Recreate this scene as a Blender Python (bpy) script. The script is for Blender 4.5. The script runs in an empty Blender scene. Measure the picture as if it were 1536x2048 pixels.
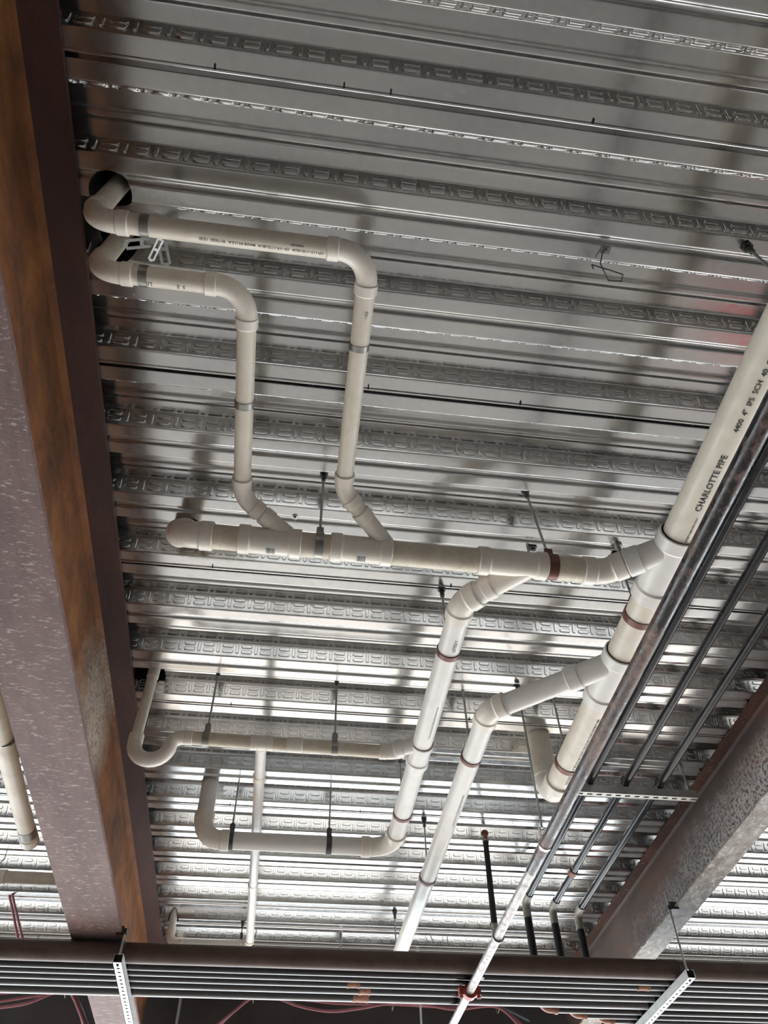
import bpy, math, random
from mathutils import Vector, Matrix
random.seed(7)
PI = math.pi
sc = bpy.context.scene
COL = sc.collection

# ------------------------------------------------------------------ camera, world, sun, exposure
EYE = 1.6                                   # eye height above the slab; all heights below are given from the eye
cam_d = bpy.data.cameras.new('camera')
cam = bpy.data.objects.new('camera', cam_d); COL.objects.link(cam)
cam_d.sensor_fit = 'HORIZONTAL'; cam_d.sensor_width = 36; cam_d.lens = 36.0
cam_d.clip_start = 0.02; cam_d.clip_end = 300
pit, roll, yaw = 0.891832048, -0.0333941741, 0.157238872
f_ = Vector((math.sin(yaw)*math.cos(pit), math.cos(yaw)*math.cos(pit), math.sin(pit)))
r_ = Vector((math.cos(yaw), -math.sin(yaw), 0)); u_ = r_.cross(f_)
r2 = math.cos(roll)*r_ + math.sin(roll)*u_; u2 = -math.sin(roll)*r_ + math.cos(roll)*u_
cam.matrix_world = Matrix(((r2.x, u2.x, -f_.x, 0), (r2.y, u2.y, -f_.y, 0), (r2.z, u2.z, -f_.z, EYE), (0, 0, 0, 1)))
sc.camera = cam

w = bpy.data.worlds.new('sky'); sc.world = w; w.use_nodes = True
nt = w.node_tree; nt.nodes.clear()
wo = nt.nodes.new('ShaderNodeOutputWorld'); bg = nt.nodes.new('ShaderNodeBackground')
bg.inputs['Color'].default_value = (0.80, 0.90, 1.0, 1); bg.inputs['Strength'].default_value = 4.4
nt.links.new(bg.outputs[0], wo.inputs[0])

sun_d = bpy.data.lights.new('sun', 'SUN'); sun_d.energy = 5.0; sun_d.angle = 0.02; sun_d.color = (1.0, 0.96, 0.9)
sun = bpy.data.objects.new('sun', sun_d); COL.objects.link(sun)
sun.rotation_euler = (math.radians(-14), math.radians(10), 0); sun.location = (0, 20, 20)

sc.view_settings.view_transform = 'Standard'; sc.view_settings.look = 'None'
sc.view_settings.gamma = 1.0; sc.view_settings.use_curve_mapping = False
sc.view_settings.exposure = 0.95

# deck underside: height above the eye, flute pitch, first low flange, flute depth
H = 2.35; PITCH = 0.3048; LOW0 = 0.4265; DEP = 0.076

# ------------------------------------------------------------------ node helpers and materials
def new_mat(name):
    m = bpy.data.materials.new(name); m.use_nodes = True
    n = m.node_tree; b = n.nodes['Principled BSDF']
    return m, n, b
def N(n, t, **kw):
    x = n.nodes.new(t)
    for k, v in kw.items(): setattr(x, k, v)
    return x
def coords(n, scale=(1, 1, 1), rot=(0, 0, 0)):
    g = N(n, 'ShaderNodeNewGeometry'); mp = N(n, 'ShaderNodeMapping')
    mp.inputs['Scale'].default_value = scale; mp.inputs['Rotation'].default_value = rot
    n.links.new(g.outputs['Position'], mp.inputs['Vector']); return mp.outputs[0]
def noise(n, vec, scale, detail=4, rough=0.6, dist=0.0):
    x = N(n, 'ShaderNodeTexNoise'); x.inputs['Scale'].default_value = scale
    x.inputs['Detail'].default_value = detail; x.inputs['Roughness'].default_value = rough
    x.inputs['Distortion'].default_value = dist
    n.links.new(vec, x.inputs['Vector']); return x.outputs['Fac']
def ramp(n, fac, stops):
    x = N(n, 'ShaderNodeValToRGB'); e = x.color_ramp.elements
    while len(e) > 1: e.remove(e[-1])
    e[0].position = stops[0][0]; e[0].color = (*stops[0][1], 1)
    for p, c in stops[1:]:
        k = e.new(p); k.color = (*c, 1)
    n.links.new(fac, x.inputs[0]); return x.outputs['Color']
def g3(v): return (v, v, v)
def mixc(n, fac, a, b):
    x = N(n, 'ShaderNodeMix', data_type='RGBA')
    if isinstance(fac, float): x.inputs[0].default_value = fac
    else: n.links.new(fac, x.inputs[0])
    for s, v in ((6, a), (7, b)):
        if isinstance(v, tuple): x.inputs[s].default_value = (*v, 1)
        else: n.links.new(v, x.inputs[s])
    return x.outputs[2]
def bump(n, b, h, strength, dist=0.01):
    x = N(n, 'ShaderNodeBump'); x.inputs['Strength'].default_value = strength; x.inputs['Distance'].default_value = dist
    n.links.new(h, x.inputs['Height']); n.links.new(x.outputs[0], b.inputs['Normal'])

def simple(name, col, rough=0.5, metal=0.0, var=0.0, scale=20):
    m, n, b = new_mat(name)
    b.inputs['Roughness'].default_value = rough; b.inputs['Metallic'].default_value = metal
    if var:
        f = noise(n, coords(n), scale)
        c = ramp(n, f, [(0.3, tuple(max(0, x*(1-var)) for x in col)), (0.7, tuple(min(1, x*(1+var)) for x in col))])
        n.links.new(c, b.inputs['Base Color'])
    else: b.inputs['Base Color'].default_value = (*col, 1)
    return m

def galvanized(name, base=0.60, rough=0.30):
    m, n, b = new_mat(name)
    big = noise(n, coords(n, (0.7, 2.6, 1.0)), 1.8, 4, 0.55)
    fine = noise(n, coords(n, (1, 1, 1)), 38, 3, 0.6)
    c = ramp(n, big, [(0.3, (base*0.90, base*0.90, base*0.89)), (0.7, (base*1.08, base*1.06, base*1.03))])
    fc = ramp(n, fine, [(0.3, g3(0.95)), (0.7, g3(1.04))])
    mu = N(n, 'ShaderNodeMix', data_type='RGBA', blend_type='MULTIPLY'); mu.inputs[0].default_value = 1
    n.links.new(c, mu.inputs[6]); n.links.new(fc, mu.inputs[7])
    patch = noise(n, coords(n, (2.2, 5.5, 1.0)), 3.1, 8, 0.78)
    pf = ramp(n, patch, [(0.60, g3(0.0)), (0.68, g3(0.45))])
    col = mixc(n, pf, mu.outputs[2], (0.55, 0.57, 0.56))
    one = N(n, 'ShaderNodeRGB'); one.outputs[0].default_value = (1, 1, 1, 1)
    sp = region_mask([((-0.56, 0.80, EYE+H), (0.13, 0.05, 0.2)), ((-0.50, 0.955, EYE+H), (0.17, 0.05, 0.2)), ((-0.38, 2.17, EYE+H), (0.20, 0.04, 0.2)), ((-0.45, 2.90, EYE+H), (0.28, 0.035, 0.2)), ((-0.5, 3.95, EYE+H), (0.2, 0.05, 0.2)), ((1.2, 3.20, EYE+H), (0.18, 0.06, 0.2))], sc_=14)(n, one.outputs[0])
    col = mixc(n, sp, col, (0.50, 0.48, 0.44))
    n.links.new(col, b.inputs['Base Color'])
    mt = N(n, 'ShaderNodeMapRange'); mt.inputs['To Min'].default_value = 0.96; mt.inputs['To Max'].default_value = 0.35
    n.links.new(sp, mt.inputs['Value']); n.links.new(mt.outputs[0], b.inputs['Metallic'])
    rr = ramp(n, fine, [(0.25, g3(rough-0.03)), (0.75, g3(rough+0.04))])
    rm = mixc(n, pf, rr, g3(0.42)); n.links.new(rm, b.inputs['Roughness'])
    h = noise(n, coords(n, (0.35, 1.5, 1.0)), 4.0, 2, 0.5)
    bump(n, b, h, 0.14, 0.004)
    return m

def pvc(name, col, grime=0.35, rough=0.32, off=0.0):
    m, n, b = new_mat(name)
    a = noise(n, coords(n), 9 + off, 6, 0.7, 0.6); s = noise(n, coords(n, (1, 1, 1)), 120, 2, 0.5)
    dirty = tuple(x*y for x, y in zip(col, (0.66, 0.60, 0.52)))
    c = ramp(n, a, [(0.30, tuple(x*(1-grime)+y*grime for x, y in zip(col, dirty))), (0.58, col)])
    sf = ramp(n, s, [(0.72, g3(0)), (0.76, g3(0.6))])
    n.links.new(mixc(n, sf, c, tuple(x*0.45 for x in col)), b.inputs['Base Color'])
    n.links.new(ramp(n, a, [(0.3, g3(rough+0.2)), (0.6, g3(rough))]), b.inputs['Roughness'])
    b.inputs['Specular IOR Level'].default_value = 0.5
    return m

def rusty(name, dark, mid, light, s=6, stretch=(1, 0.35, 1), white=0.0, wscale=40, wstretch=(1, 1, 1), rough=0.75, wcol=(0.55, 0.5, 0.46), wmask=None):
    m, n, b = new_mat(name)
    a = noise(n, coords(n, stretch), s, 8, 0.72, 0.4)
    c = ramp(n, a, [(0.32, dark), (0.5, mid), (0.68, light)])
    f2 = noise(n, coords(n), 90, 5, 0.7)
    if white > 0:
        ws = noise(n, coords(n, wstretch), wscale, 4, 0.7)
        wr = ramp(n, ws, [(0.66-white*0.2, g3(0)), (0.74-white*0.2, g3(0.9))])
        if wmask: wr = wmask(n, wr)
        c = mixc(n, wr, c, wcol)
    n.links.new(c, b.inputs['Base Color'])
    b.inputs['Roughness'].default_value = rough
    bump(n, b, f2, 0.6, 0.004)
    return m

def region_mask(boxes, thr=0.5, sc_=5.0):
    # worn-off / splashed patches fixed to places on the steel: ellipsoids (centre, radii) with a ragged edge
    def fn(n, wr):
        g = N(n, 'ShaderNodeNewGeometry'); acc = None
        for c, r in boxes:
            mp = N(n, 'ShaderNodeMapping'); mp.vector_type = 'TEXTURE'
            mp.inputs['Location'].default_value = c; mp.inputs['Scale'].default_value = r
            n.links.new(g.outputs['Position'], mp.inputs['Vector'])
            ln = N(n, 'ShaderNodeVectorMath', operation='LENGTH'); n.links.new(mp.outputs[0], ln.inputs[0])
            rg = noise(n, coords(n), sc_, 5, 0.7)
            ad = N(n, 'ShaderNodeMath', operation='ADD'); n.links.new(ln.outputs['Value'], ad.inputs[0]); n.links.new(rg, ad.inputs[1])
            o = ramp(n, ad.outputs[0], [(0.55, g3(1)), (1.0, g3(0))])
            # ramp is clamped to 0..1, so scale the sum first
            ad2 = N(n, 'ShaderNodeMath', operation='MULTIPLY'); ad2.inputs[1].default_value = 0.62
            n.links.new(ad.outputs[0], ad2.inputs[0]); n.links.new(ad2.outputs[0], o.node.inputs[0])
            if acc is None: acc = o
            else:
                mx = N(n, 'ShaderNodeMix', data_type='RGBA', blend_type='LIGHTEN'); mx.inputs[0].default_value = 1
                n.links.new(acc, mx.inputs[6]); n.links.new(o, mx.inputs[7]); acc = mx.outputs[2]
        mu = N(n, 'ShaderNodeMix', data_type='RGBA', blend_type='MULTIPLY'); mu.inputs[0].default_value = 1
        n.links.new(acc, mu.inputs[6]); n.links.new(wr, mu.inputs[7]); return mu.outputs[2]
    return fn

M = {}
M['deck'] = galvanized('galvanized_deck', 0.60, 0.18)
M['pvc'] = pvc('pvc_cream', (0.78, 0.71, 0.60), 0.40)
M['pvc_old'] = pvc('pvc_stained', (0.72, 0.64, 0.52), 0.6, 0.42, 3)
M['pvc_white'] = pvc('pvc_white', (0.80, 0.765, 0.72), 0.15, 0.28, 5)
M['pvc_fit'] = pvc('pvc_fitting', (0.84, 0.77, 0.68), 0.25, 0.25, 7)
M['ink'] = simple('black_print', (0.03, 0.03, 0.03), 0.6)
M['label'] = simple('label_paper', (0.8, 0.78, 0.74), 0.6)
M['dark_steel'] = simple('dark_steel', (0.09, 0.09, 0.09), 0.42, 0.8, 0.3, 60)
M['zinc'] = simple('zinc_rod', (0.42, 0.42, 0.41), 0.35, 0.9, 0.2, 200)
M['grey_band'] = simple('grey_band', (0.30, 0.29, 0.27), 0.38, 0.8, 0.15, 60)
M['brown_band'] = simple('copper_brown_band', (0.16, 0.065, 0.045), 0.42, 0.25, 0.2, 40)
M['grey_pipe'] = rusty('worn_grey_pipe', (0.10, 0.07, 0.06), (0.30, 0.27, 0.25), (0.42, 0.40, 0.38), 40, (1, 0.6, 1), rough=0.38)
M['grey_pipe'].node_tree.nodes['Principled BSDF'].inputs['Metallic'].default_value = 0.6
M['copper'] = simple('brown_copper', (0.23, 0.10, 0.06), 0.5, 0.4, 0.35, 40)
M['black_pipe'] = simple('black_steel_pipe', (0.018, 0.018, 0.02), 0.22, 0.3, 0.4, 30)
M['rack_pipe'] = simple('rack_steel_pipe', (0.016, 0.014, 0.013), 0.17, 0.3, 0.5, 14)
M['brown_pipe'] = simple('brown_primed_pipe', (0.085, 0.050, 0.038), 0.5, 0.1, 0.25, 10)
M['rubber'] = simple('black_insulation', (0.013, 0.013, 0.015), 0.75)
M['tape'] = simple('grey_taped_elbow', (0.33, 0.31, 0.26), 0.5, 0.1, 0.35, 35)
M['strut'] = simple('galvanized_strut', (0.62, 0.62, 0.60), 0.42, 0.7, 0.12, 40)
M['hole'] = simple('black_hole', (0.004, 0.004, 0.004), 0.9)
M['red'] = simple('red_coupling_paint', (0.36, 0.05, 0.03), 0.45, 0.0, 0.3, 60)
M['pink_wire'] = simple('pink_cable', (0.26, 0.09, 0.105), 0.5)
M['blue_wire'] = simple('blue_grey_cable', (0.10, 0.14, 0.18), 0.45)
M['grey_wire'] = simple('grey_wire', (0.25, 0.24, 0.23), 0.4, 0.5)
M['girder'] = simple('dark_girder', (0.055, 0.045, 0.042), 0.7, 0.0, 0.25, 3)
M['concrete'] = simple('slab_concrete', (0.40, 0.35, 0.305), 0.8, 0.0, 0.25, 1.2)
M['ground'] = simple('outside_gravel', (0.55, 0.55, 0.54), 0.9, 0.0, 0.2, 2)
M['block'] = simple('added_wall_dark', (0.07, 0.065, 0.06), 0.8, 0.0, 0.2, 2)
M['redbin'] = simple('red_plastic', (0.75, 0.04, 0.04), 0.4)
# steel of the two beams
M['web_rust'] = rusty('beam_web_rust', (0.040, 0.020, 0.010), (0.17, 0.058, 0.016), (0.26, 0.105, 0.022), 7, (1, 0.4, 0.8), 1.3, 120,
                      (1, 0.35, 1.2), 0.8, (0.42, 0.36, 0.30), region_mask([((-0.86, 2.98, EYE+2.14), (0.42, 0.42, 0.26))], sc_=8))
M['flange_brown'] = rusty('beam_flange_brown', (0.035, 0.014, 0.011), (0.058, 0.022, 0.017), (0.080, 0.033, 0.024), 4, (1, 0.3, 1), 0.2, 60,
                          (1, 1, 1), 0.7, (0.3, 0.2, 0.15), region_mask([((-0.80, 2.95, EYE+2.32), (0.12, 0.10, 0.1))], sc_=12))
M['flange_mauve'] = rusty('beam_flange_mauve', (0.105, 0.060, 0.052), (0.155, 0.090, 0.080), (0.20, 0.125, 0.110), 5, (1.5, 0.5, 1), 0.42, 70,
                          (0.4, 1.3, 1), 0.7, (0.42, 0.34, 0.31), region_mask([((-0.885, 2.2, EYE+1.7), (0.22, 6.5, 0.4))], sc_=7))
M['r_flange'] = rusty('right_flange_rust', (0.045, 0.018, 0.012), (0.075, 0.030, 0.02), (0.15, 0.06, 0.03), 7, (1, 0.4, 1), 0.15, 60)
M['r_web'] = rusty('right_web_steel', (0.062, 0.045, 0.040), (0.095, 0.070, 0.062), (0.14, 0.065, 0.040), 3, (1, 0.5, 1.4), 1.15, 75,
                   (1, 0.7, 0.7), 0.62, (0.48, 0.45, 0.43), region_mask([((2.33, 3.0, EYE+1.97), (0.42, 2.1, 0.27))], sc_=7))
M['r_mottled'] = rusty('right_flange_mottled', (0.085, 0.045, 0.03), (0.24, 0.20, 0.17), (0.40, 0.38, 0.34), 22, (1, 0.6, 1), 0.55, 50, (1, 0.5, 1), 0.55, (0.55, 0.52, 0.47))
M['rust_pipe'] = None
m, n, b = new_mat('rusted_black_pipe')
a = noise(n, coords(n, (1, 0.55, 1)), 30, 8, 0.75, 0.8)
big = noise(n, coords(n, (2, 0.8, 2)), 6, 4, 0.6)
sm = N(n, 'ShaderNodeMath', operation='ADD'); n.links.new(a, sm.inputs[0]); n.links.new(big, sm.inputs[1])
hf = N(n, 'ShaderNodeMath', operation='MULTIPLY'); hf.inputs[1].default_value = 0.5; n.links.new(sm.outputs[0], hf.inputs[0])
n.links.new(ramp(n, hf.outputs[0], [(0.46, (0.010, 0.009, 0.009)), (0.52, (0.060, 0.028, 0.020)), (0.60, (0.20, 0.12, 0.085))]), b.inputs['Base Color'])
n.links.new(ramp(n, hf.outputs[0], [(0.46, g3(0.16)), (0.54, g3(0.55))]), b.inputs['Roughness'])
bump(n, b, a, 0.5, 0.002); M['rust_pipe'] = m

# ------------------------------------------------------------------ mesh builder
def V(x, y, z): return Vector((x, y, z + EYE))      # z measured from the eye
def frame(d):
    d = d.normalized(); a = Vector((0, 0, 1)) if abs(d.z) < 0.9 else Vector((1, 0, 0))
    u = d.cross(a).normalized(); return u, d.cross(u).normalized()
class MB:
    def __init__(s): s.v = []; s.f = []
    def ring(s, c, u, v, r, seg):
        i = len(s.v)
        for k in range(seg):
            t = 2*PI*k/seg; s.v.append(c + u*(r*math.cos(t)) + v*(r*math.sin(t)))
        return i
    def join(s, a, b, seg):
        for k in range(seg):
            k2 = (k+1) % seg; s.f.append((a+k, a+k2, b+k2, b+k))
    def lathe(s, p, d, prof, seg=32, cap=True):
        d = d.normalized(); u, v = frame(d); prev = None; first = None
        for t, r in prof:
            i = s.ring(p + d*t, u, v, r, seg)
            if prev is None: first = i
            else: s.join(prev, i, seg)
            prev = i
        if cap:
            s.f.append(tuple(first + k for k in reversed(range(seg)))); s.f.append(tuple(prev + k for k in range(seg)))
        return s
    def cyl(s, a, b, r, seg=32, cap=True): return s.lathe(a, b - a, [(0, r), ((b-a).length, r)], seg, cap)
    def tube(s, pts, r, seg=24, cap=True):
        n = len(pts); dirs = []
        for i in range(n):
            a = pts[max(0, i-1)]; b = pts[min(n-1, i+1)]; dirs.append((b-a).normalized())
        u, v = frame(dirs[0]); prev = None; first = None
        for i in range(n):
            if i:
                q = dirs[i-1].rotation_difference(dirs[i]); u = q @ u; v = q @ v
            rr = r[i] if isinstance(r, (list, tuple)) else r
            k = s.ring(pts[i], u, v, rr, seg)
            if prev is None: first = k
            else: s.join(prev, k, seg)
            prev = k
        if cap:
            s.f.append(tuple(first + k for k in reversed(range(seg)))); s.f.append(tuple(prev + k for k in range(seg)))
        return s
    def band(s, c, d, r, wd, th, seg=40):
        # closed hoop around an axis
        d = d.normalized(); u, v = frame(d); rr = [s.ring(c + d*t, u, v, q, seg) for t, q in ((-wd/2, r), (-wd/2, r+th), (wd/2, r+th), (wd/2, r))]
        for i in range(4): s.join(rr[i], rr[(i+1) % 4], seg)
        return s
    def box(s, c, sz, ax=None):
        ax = ax or (Vector((1, 0, 0)), Vector((0, 1, 0)), Vector((0, 0, 1))); i = len(s.v)
        for dx in (-.5, .5):
            for dy in (-.5, .5):
                for dz in (-.5, .5): s.v.append(c + ax[0]*dx*sz[0] + ax[1]*dy*sz[1] + ax[2]*dz*sz[2])
        for q in ((0, 1, 3, 2), (4, 6, 7, 5), (0, 4, 5, 1), (2, 3, 7, 6), (0, 2, 6, 4), (1, 5, 7, 3)): s.f.append(tuple(i+k for k in q))
        return s
    def build(s, name, mat, parent=None, loc=None, smooth=35):
        import bmesh
        me = bpy.data.meshes.new(name)
        o = bpy.data.objects.new(name, me)
        if parent is not None:
            base = world_loc[parent.name]; o.parent = parent
        else:
            if loc is None:
                lo = [min(p[i] for p in s.v) for i in range(3)]; hi = [max(p[i] for p in s.v) for i in range(3)]
                loc = Vector(((lo[0]+hi[0])/2, (lo[1]+hi[1])/2, lo[2]))
            base = Vector(loc); o.location = base
        me.from_pydata([tuple(p - base) for p in s.v], [], s.f)
        bm = bmesh.new(); bm.from_mesh(me); bmesh.ops.recalc_face_normals(bm, faces=bm.faces); bm.to_mesh(me); bm.free()
        me.materials.append(mat)
        if smooth:
            me.polygons.foreach_set('use_smooth', [True]*len(me.polygons)); me.set_sharp_from_angle(angle=math.radians(smooth))
        COL.objects.link(o); world_loc[o.name] = base
        return o
world_loc = {}
def tag(o, label, cat, group=None):
    o['label'] = label; o['category'] = cat
    if group: o['group'] = group
    return o
def struct(o): o['kind'] = 'structure'; return o
def thing(name, loc, label, cat, group=None):
    o = bpy.data.objects.new(name, None); o.empty_display_size = 0.05; COL.objects.link(o); o.location = loc
    world_loc[o.name] = Vector(loc); return tag(o, label, cat, group)

# ------------------------------------------------------------------ structure: fluted deck, slab, floor, unseen added walls
XMIN, XMAX, YMIN, YMAX = -7.5, 10.0, -7.0, 8.3
def deck_z(y):
    d = abs((y - LOW0 + PITCH/2) % PITCH - PITCH/2)
    if d < 0.0625: return H
    if d < 0.0865: return H + DEP*(d-0.0625)/0.024
    return H + DEP
def rounded(pts, rads, seg=4):
    out = []
    for i, p in enumerate(pts):
        r = rads[i]
        if i == 0 or i == len(pts)-1 or r == 0: out.append(p); continue
        a = Vector(pts[i-1]) - Vector(p); b = Vector(pts[i+1]) - Vector(p)
        t = min(r, a.length*0.45, b.length*0.45); A = Vector(p) + a.normalized()*t; B = Vector(p) + b.normalized()*t
        for k in range(seg+1):
            q = k/seg; out.append(tuple((1-q)**2*A + 2*q*(1-q)*Vector(p) + q*q*B))
    return out
def deck_profile():
    pts = []; rad = []
    k0 = math.ceil((YMIN - LOW0)/PITCH) + 1; k1 = math.floor((YMAX - LOW0)/PITCH) - 1
    for k in range(k0, k1+1):
        c = LOW0 + k*PITCH
        def a(dy, dz, r): pts.append((c+dy, H+dz)); rad.append(r)
        a(-0.0865, DEP, 0.004); a(-0.0625, 0, 0.005)
        if k % 3 == 0:      # side lap: a deep narrow slot with a turned lip
            a(-0.0125, 0, 0.0); a(-0.011, -0.005, 0.004); a(-0.003, -0.005, 0.004); a(-0.003, 0.055, 0.0); a(0.011, 0.055, 0.0); a(0.011, 0.001, 0.003)
        else:
            a(-0.013, 0, 0.006); a(-0.006, 0.009, 0.005); a(0.006, 0.009, 0.005); a(0.013, 0, 0.006)
        a(0.0625, 0, 0.005); a(0.0865, DEP, 0.004)
        m = PITCH/2
        a(m-0.018, DEP, 0.006); a(m-0.009, DEP-0.008, 0.005); a(m+0.009, DEP-0.008, 0.005); a(m+0.018, DEP, 0.006)
    return rounded(pts, rad)
def make_ceiling():
    prof = deck_profile(); n = len(prof); y0 = prof[0][0]; y1 = prof[-1][0]
    loop = prof + [(y1, H+0.25), (y0, H+0.25)]; L = len(loop)
    me = bpy.data.meshes.new('ceiling')
    vs = [(x, y, z+EYE) for x in (XMIN, XMAX) for y, z in loop]
    fs = [(i, (i+1) % L, L+(i+1) % L, L+i) for i in range(L)] + [tuple(range(L)), tuple(range(2*L-1, L-1, -1))]
    me.from_pydata(vs, [], fs); me.materials.append(M['deck']); me.materials.append(M['hole'])
    o = bpy.data.objects.new('ceiling', me); COL.objects.link(o)
    import bmesh
    bm = bmesh.new(); bm.from_mesh(me); bmesh.ops.recalc_face_normals(bm, faces=bm.faces); bm.to_mesh(me); bm.free()
    # openings cut for the pipes
    cut = MB()
    for (x, y, r) in HOLES: cut.lathe(V(x, y, H-0.05), Vector((0, 0, 1)), [(0, r), (0.25, r)], 40)
    cut.box(V(-0.69, 3.01, H+0.08), (0.15, 0.16, 0.2))
    co = cut.build('cutter', M['hole'], smooth=0)
    md = o.modifiers.new('cut', 'BOOLEAN'); md.object = co; md.operation = 'DIFFERENCE'; md.solver = 'EXACT'; md.use_self = True
    try: md.material_mode = 'TRANSFER'
    except Exception: pass
    dg = bpy.context.evaluated_depsgraph_get(); ev = o.evaluated_get(dg)
    me2 = bpy.data.meshes.new_from_object(ev)
    o.modifiers.clear(); bpy.data.objects.remove(co)
    # embossments pressed into the webs
    verts = [tuple(v.co) for v in me2.vertices]; faces = [tuple(p.vertices) for p in me2.polygons]; mi = [p.material_index for p in me2.polygons]
    nb = len(faces)
    slope = Vector((0, 0.024, -DEP)).normalized()          # down the web that faces -Y
    def boss(P, e1, e2, nn, L_, W_, hgt):
        i0 = len(verts); seg = 12; rings = ((1.07, -0.0006), (1.0, hgt*0.45), (0.90, hgt*0.97), (0.76, hgt), (0.50, hgt))
        r = W_/2; hl = L_/2 - r
        for q, h in rings:
            for k in range(seg):
                t = 2*PI*(k+0.5)/seg; cx, cy = math.cos(t), math.sin(t)
                ox = hl if cx > 0 else -hl
                p = P + e1*(ox + cx*r*q) + e2*(cy*r*q) + nn*h
                verts.append(tuple(p))
        for j in range(len(rings)-1):
            for k in range(seg):
                k2 = (k+1) % seg; faces.append((i0+j*seg+k, i0+j*seg+k2, i0+(j+1)*seg+k2, i0+(j+1)*seg+k)); mi.append(0)
        faces.append(tuple(i0+4*seg+k for k in range(seg))); mi.append(0)
    X1 = Vector((1, 0, 0)); pr = 0.0867
    for k in range(-1, 21):
        c = LOW0 + k*PITCH
        for side in (-1, 1):
            if side == 1 and k > 9: continue
            sl = Vector((0, -side*0.024, -DEP)).normalized() # downwards along the web
            nn = Vector((0, side*DEP, -0.024)).normalized() if side == 1 else Vector((0, -DEP, -0.024)).normalized()
            mid = Vector((0, c + side*0.0745, H + DEP/2 + EYE))
            ph = (k*0.037 + (0.02 if side > 0 else 0)) % pr
            yy = c; xa = -1.6 - 0.28*yy; xb = 1.5 + 0.75*yy
            x = math.floor(xa/pr)*pr + ph
            while x < min(xb, 5.2):
                ok = all((x-hx)**2 + (mid.y-hy)**2 > (hr+0.05)**2 for hx, hy, hr in HOLES) and not (abs(x+0.655) < 0.13 and abs(mid.y-2.965) < 0.08)
                if ok:
                    P = mid + X1*x
                    for q in (-1, 1): boss(P + sl*(q*0.0135), X1, sl, nn, 0.050, 0.0185, 0.0045)
                    boss(P + X1*(pr/2), sl, X1, nn, 0.046, 0.0140, 0.0045)
                x += pr
    me3 = bpy.data.meshes.new('ceiling'); me3.from_pydata(verts, [], faces)
    me3.materials.append(M['deck']); me3.materials.append(M['hole'])
    me3.polygons.foreach_set('material_index', mi)
    me3.polygons.foreach_set('use_smooth', [i >= nb for i in range(len(faces))])
    o.data = me3; me3.update()
    bm = bmesh.new(); bm.from_mesh(me3); bmesh.ops.recalc_face_normals(bm, faces=[f for f in bm.faces if f.index < nb]); 
    for f in bm.faces:
        if f.index >= nb and f.normal.z > 0: f.normal_flip()
    bm.to_mesh(me3); bm.free()
    struct(o); return o
HOLES = [(-0.655, 0.775, 0.062), (-0.655, 0.925, 0.062), (-0.468, 2.055, 0.068), (-0.395, 3.86, 0.052), (1.288, 3.26, 0.066), (-0.66, 5.56, 0.036)]
make_ceiling()

o = MB().box(Vector((0.5, 1.0, -0.1)), (20, 16, 0.2)).build('floor', M['concrete'], smooth=0); struct(o)
o = MB().box(Vector((0.5, 20, -0.40)), (200, 160, 0.3)).build('ground', M['ground'], smooth=0); struct(o)
o = MB().box(Vector((1.25, -6.5, 2.0)), (18, 0.2, 4.0)).build('added_wall_back', M['block'], smooth=0); struct(o)  # unseen dark wall, placed to keep reflections in the deck webs dark
o = MB().box(Vector((-7.6, -1.6, 2.0)), (0.2, 10.0, 4.0)).build('added_wall_left', M['block'], smooth=0); struct(o)  # unseen, added to shut out side light from the deck webs
o = MB().box(Vector((10.1, -1.6, 2.0)), (0.2, 10.0, 4.0)).build('added_wall_right', M['block'], smooth=0); struct(o)  # added out of view like the left one, against side light

# ------------------------------------------------------------------ steel beams
def beam(name, xc, width, zb, tf, tw, y0, y1, mats, label, fillet=0.012):
    t = thing(name, V(xc, (y0+y1)/2, zb), label, 'beam', None)
    zt = H - 0.002; ym = (y0+y1)/2; L = y1-y0
    def prism(pts, nm, mt):
        b_ = MB(); n_ = len(pts)
        for y in (y0, y1):
            for x, z in pts: b_.v.append(V(x, y, z))
        for i in range(n_): b_.f.append((i, (i+1) % n_, n_+(i+1) % n_, n_+i))
        b_.f.append(tuple(range(n_))); b_.f.append(tuple(range(2*n_-1, n_-1, -1)))
        return b_.build(nm, mt, t, smooth=0)
    hw = width/2; c = 0.002
    prism([(xc-hw+c, zb), (xc+hw-c, zb), (xc+hw, zb+c), (xc+hw, zb+tf), (xc-hw, zb+tf), (xc-hw, zb+c)], 'bottom_flange', mats[0])
    prism([(xc-hw, zt-tf), (xc+hw, zt-tf), (xc+hw, zt), (xc-hw, zt)], 'top_flange', mats[2])
    fl = fillet
    prism([(xc-tw/2-fl, zb+tf), (xc+tw/2+fl, zb+tf), (xc+tw/2+fl*.3, zb+tf+fl*.35), (xc+tw/2, zb+tf+fl), (xc+tw/2, zt-tf-fl), (xc+tw/2+fl*.3, zt-tf-fl*.35), (xc+tw/2+fl, zt-tf),
           (xc-tw/2-fl, zt-tf), (xc-tw/2-fl*.3, zt-tf-fl*.35), (xc-tw/2, zt-tf-fl), (xc-tw/2, zb+tf+fl), (xc-tw/2-fl*.3, zb+tf+fl*.35)], 'web', mats[1])
    return t
beam('steel_beam', -0.869, 0.256, 1.705, 0.022, 0.014, -2.5, 6.55, (M['flange_mauve'], M['web_rust'], M['flange_brown']),
     'deep rusty steel beam running down the left side with an orange rusted web', 0.02)
beam('steel_beam', 2.337, 0.147, 1.95, 0.011, 0.008, -2.5, 6.55, (M['r_mottled'], M['r_web'], M['r_flange']),
     'brown steel beam at the lower right with a white speckled bottom flange', 0.012)
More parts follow.
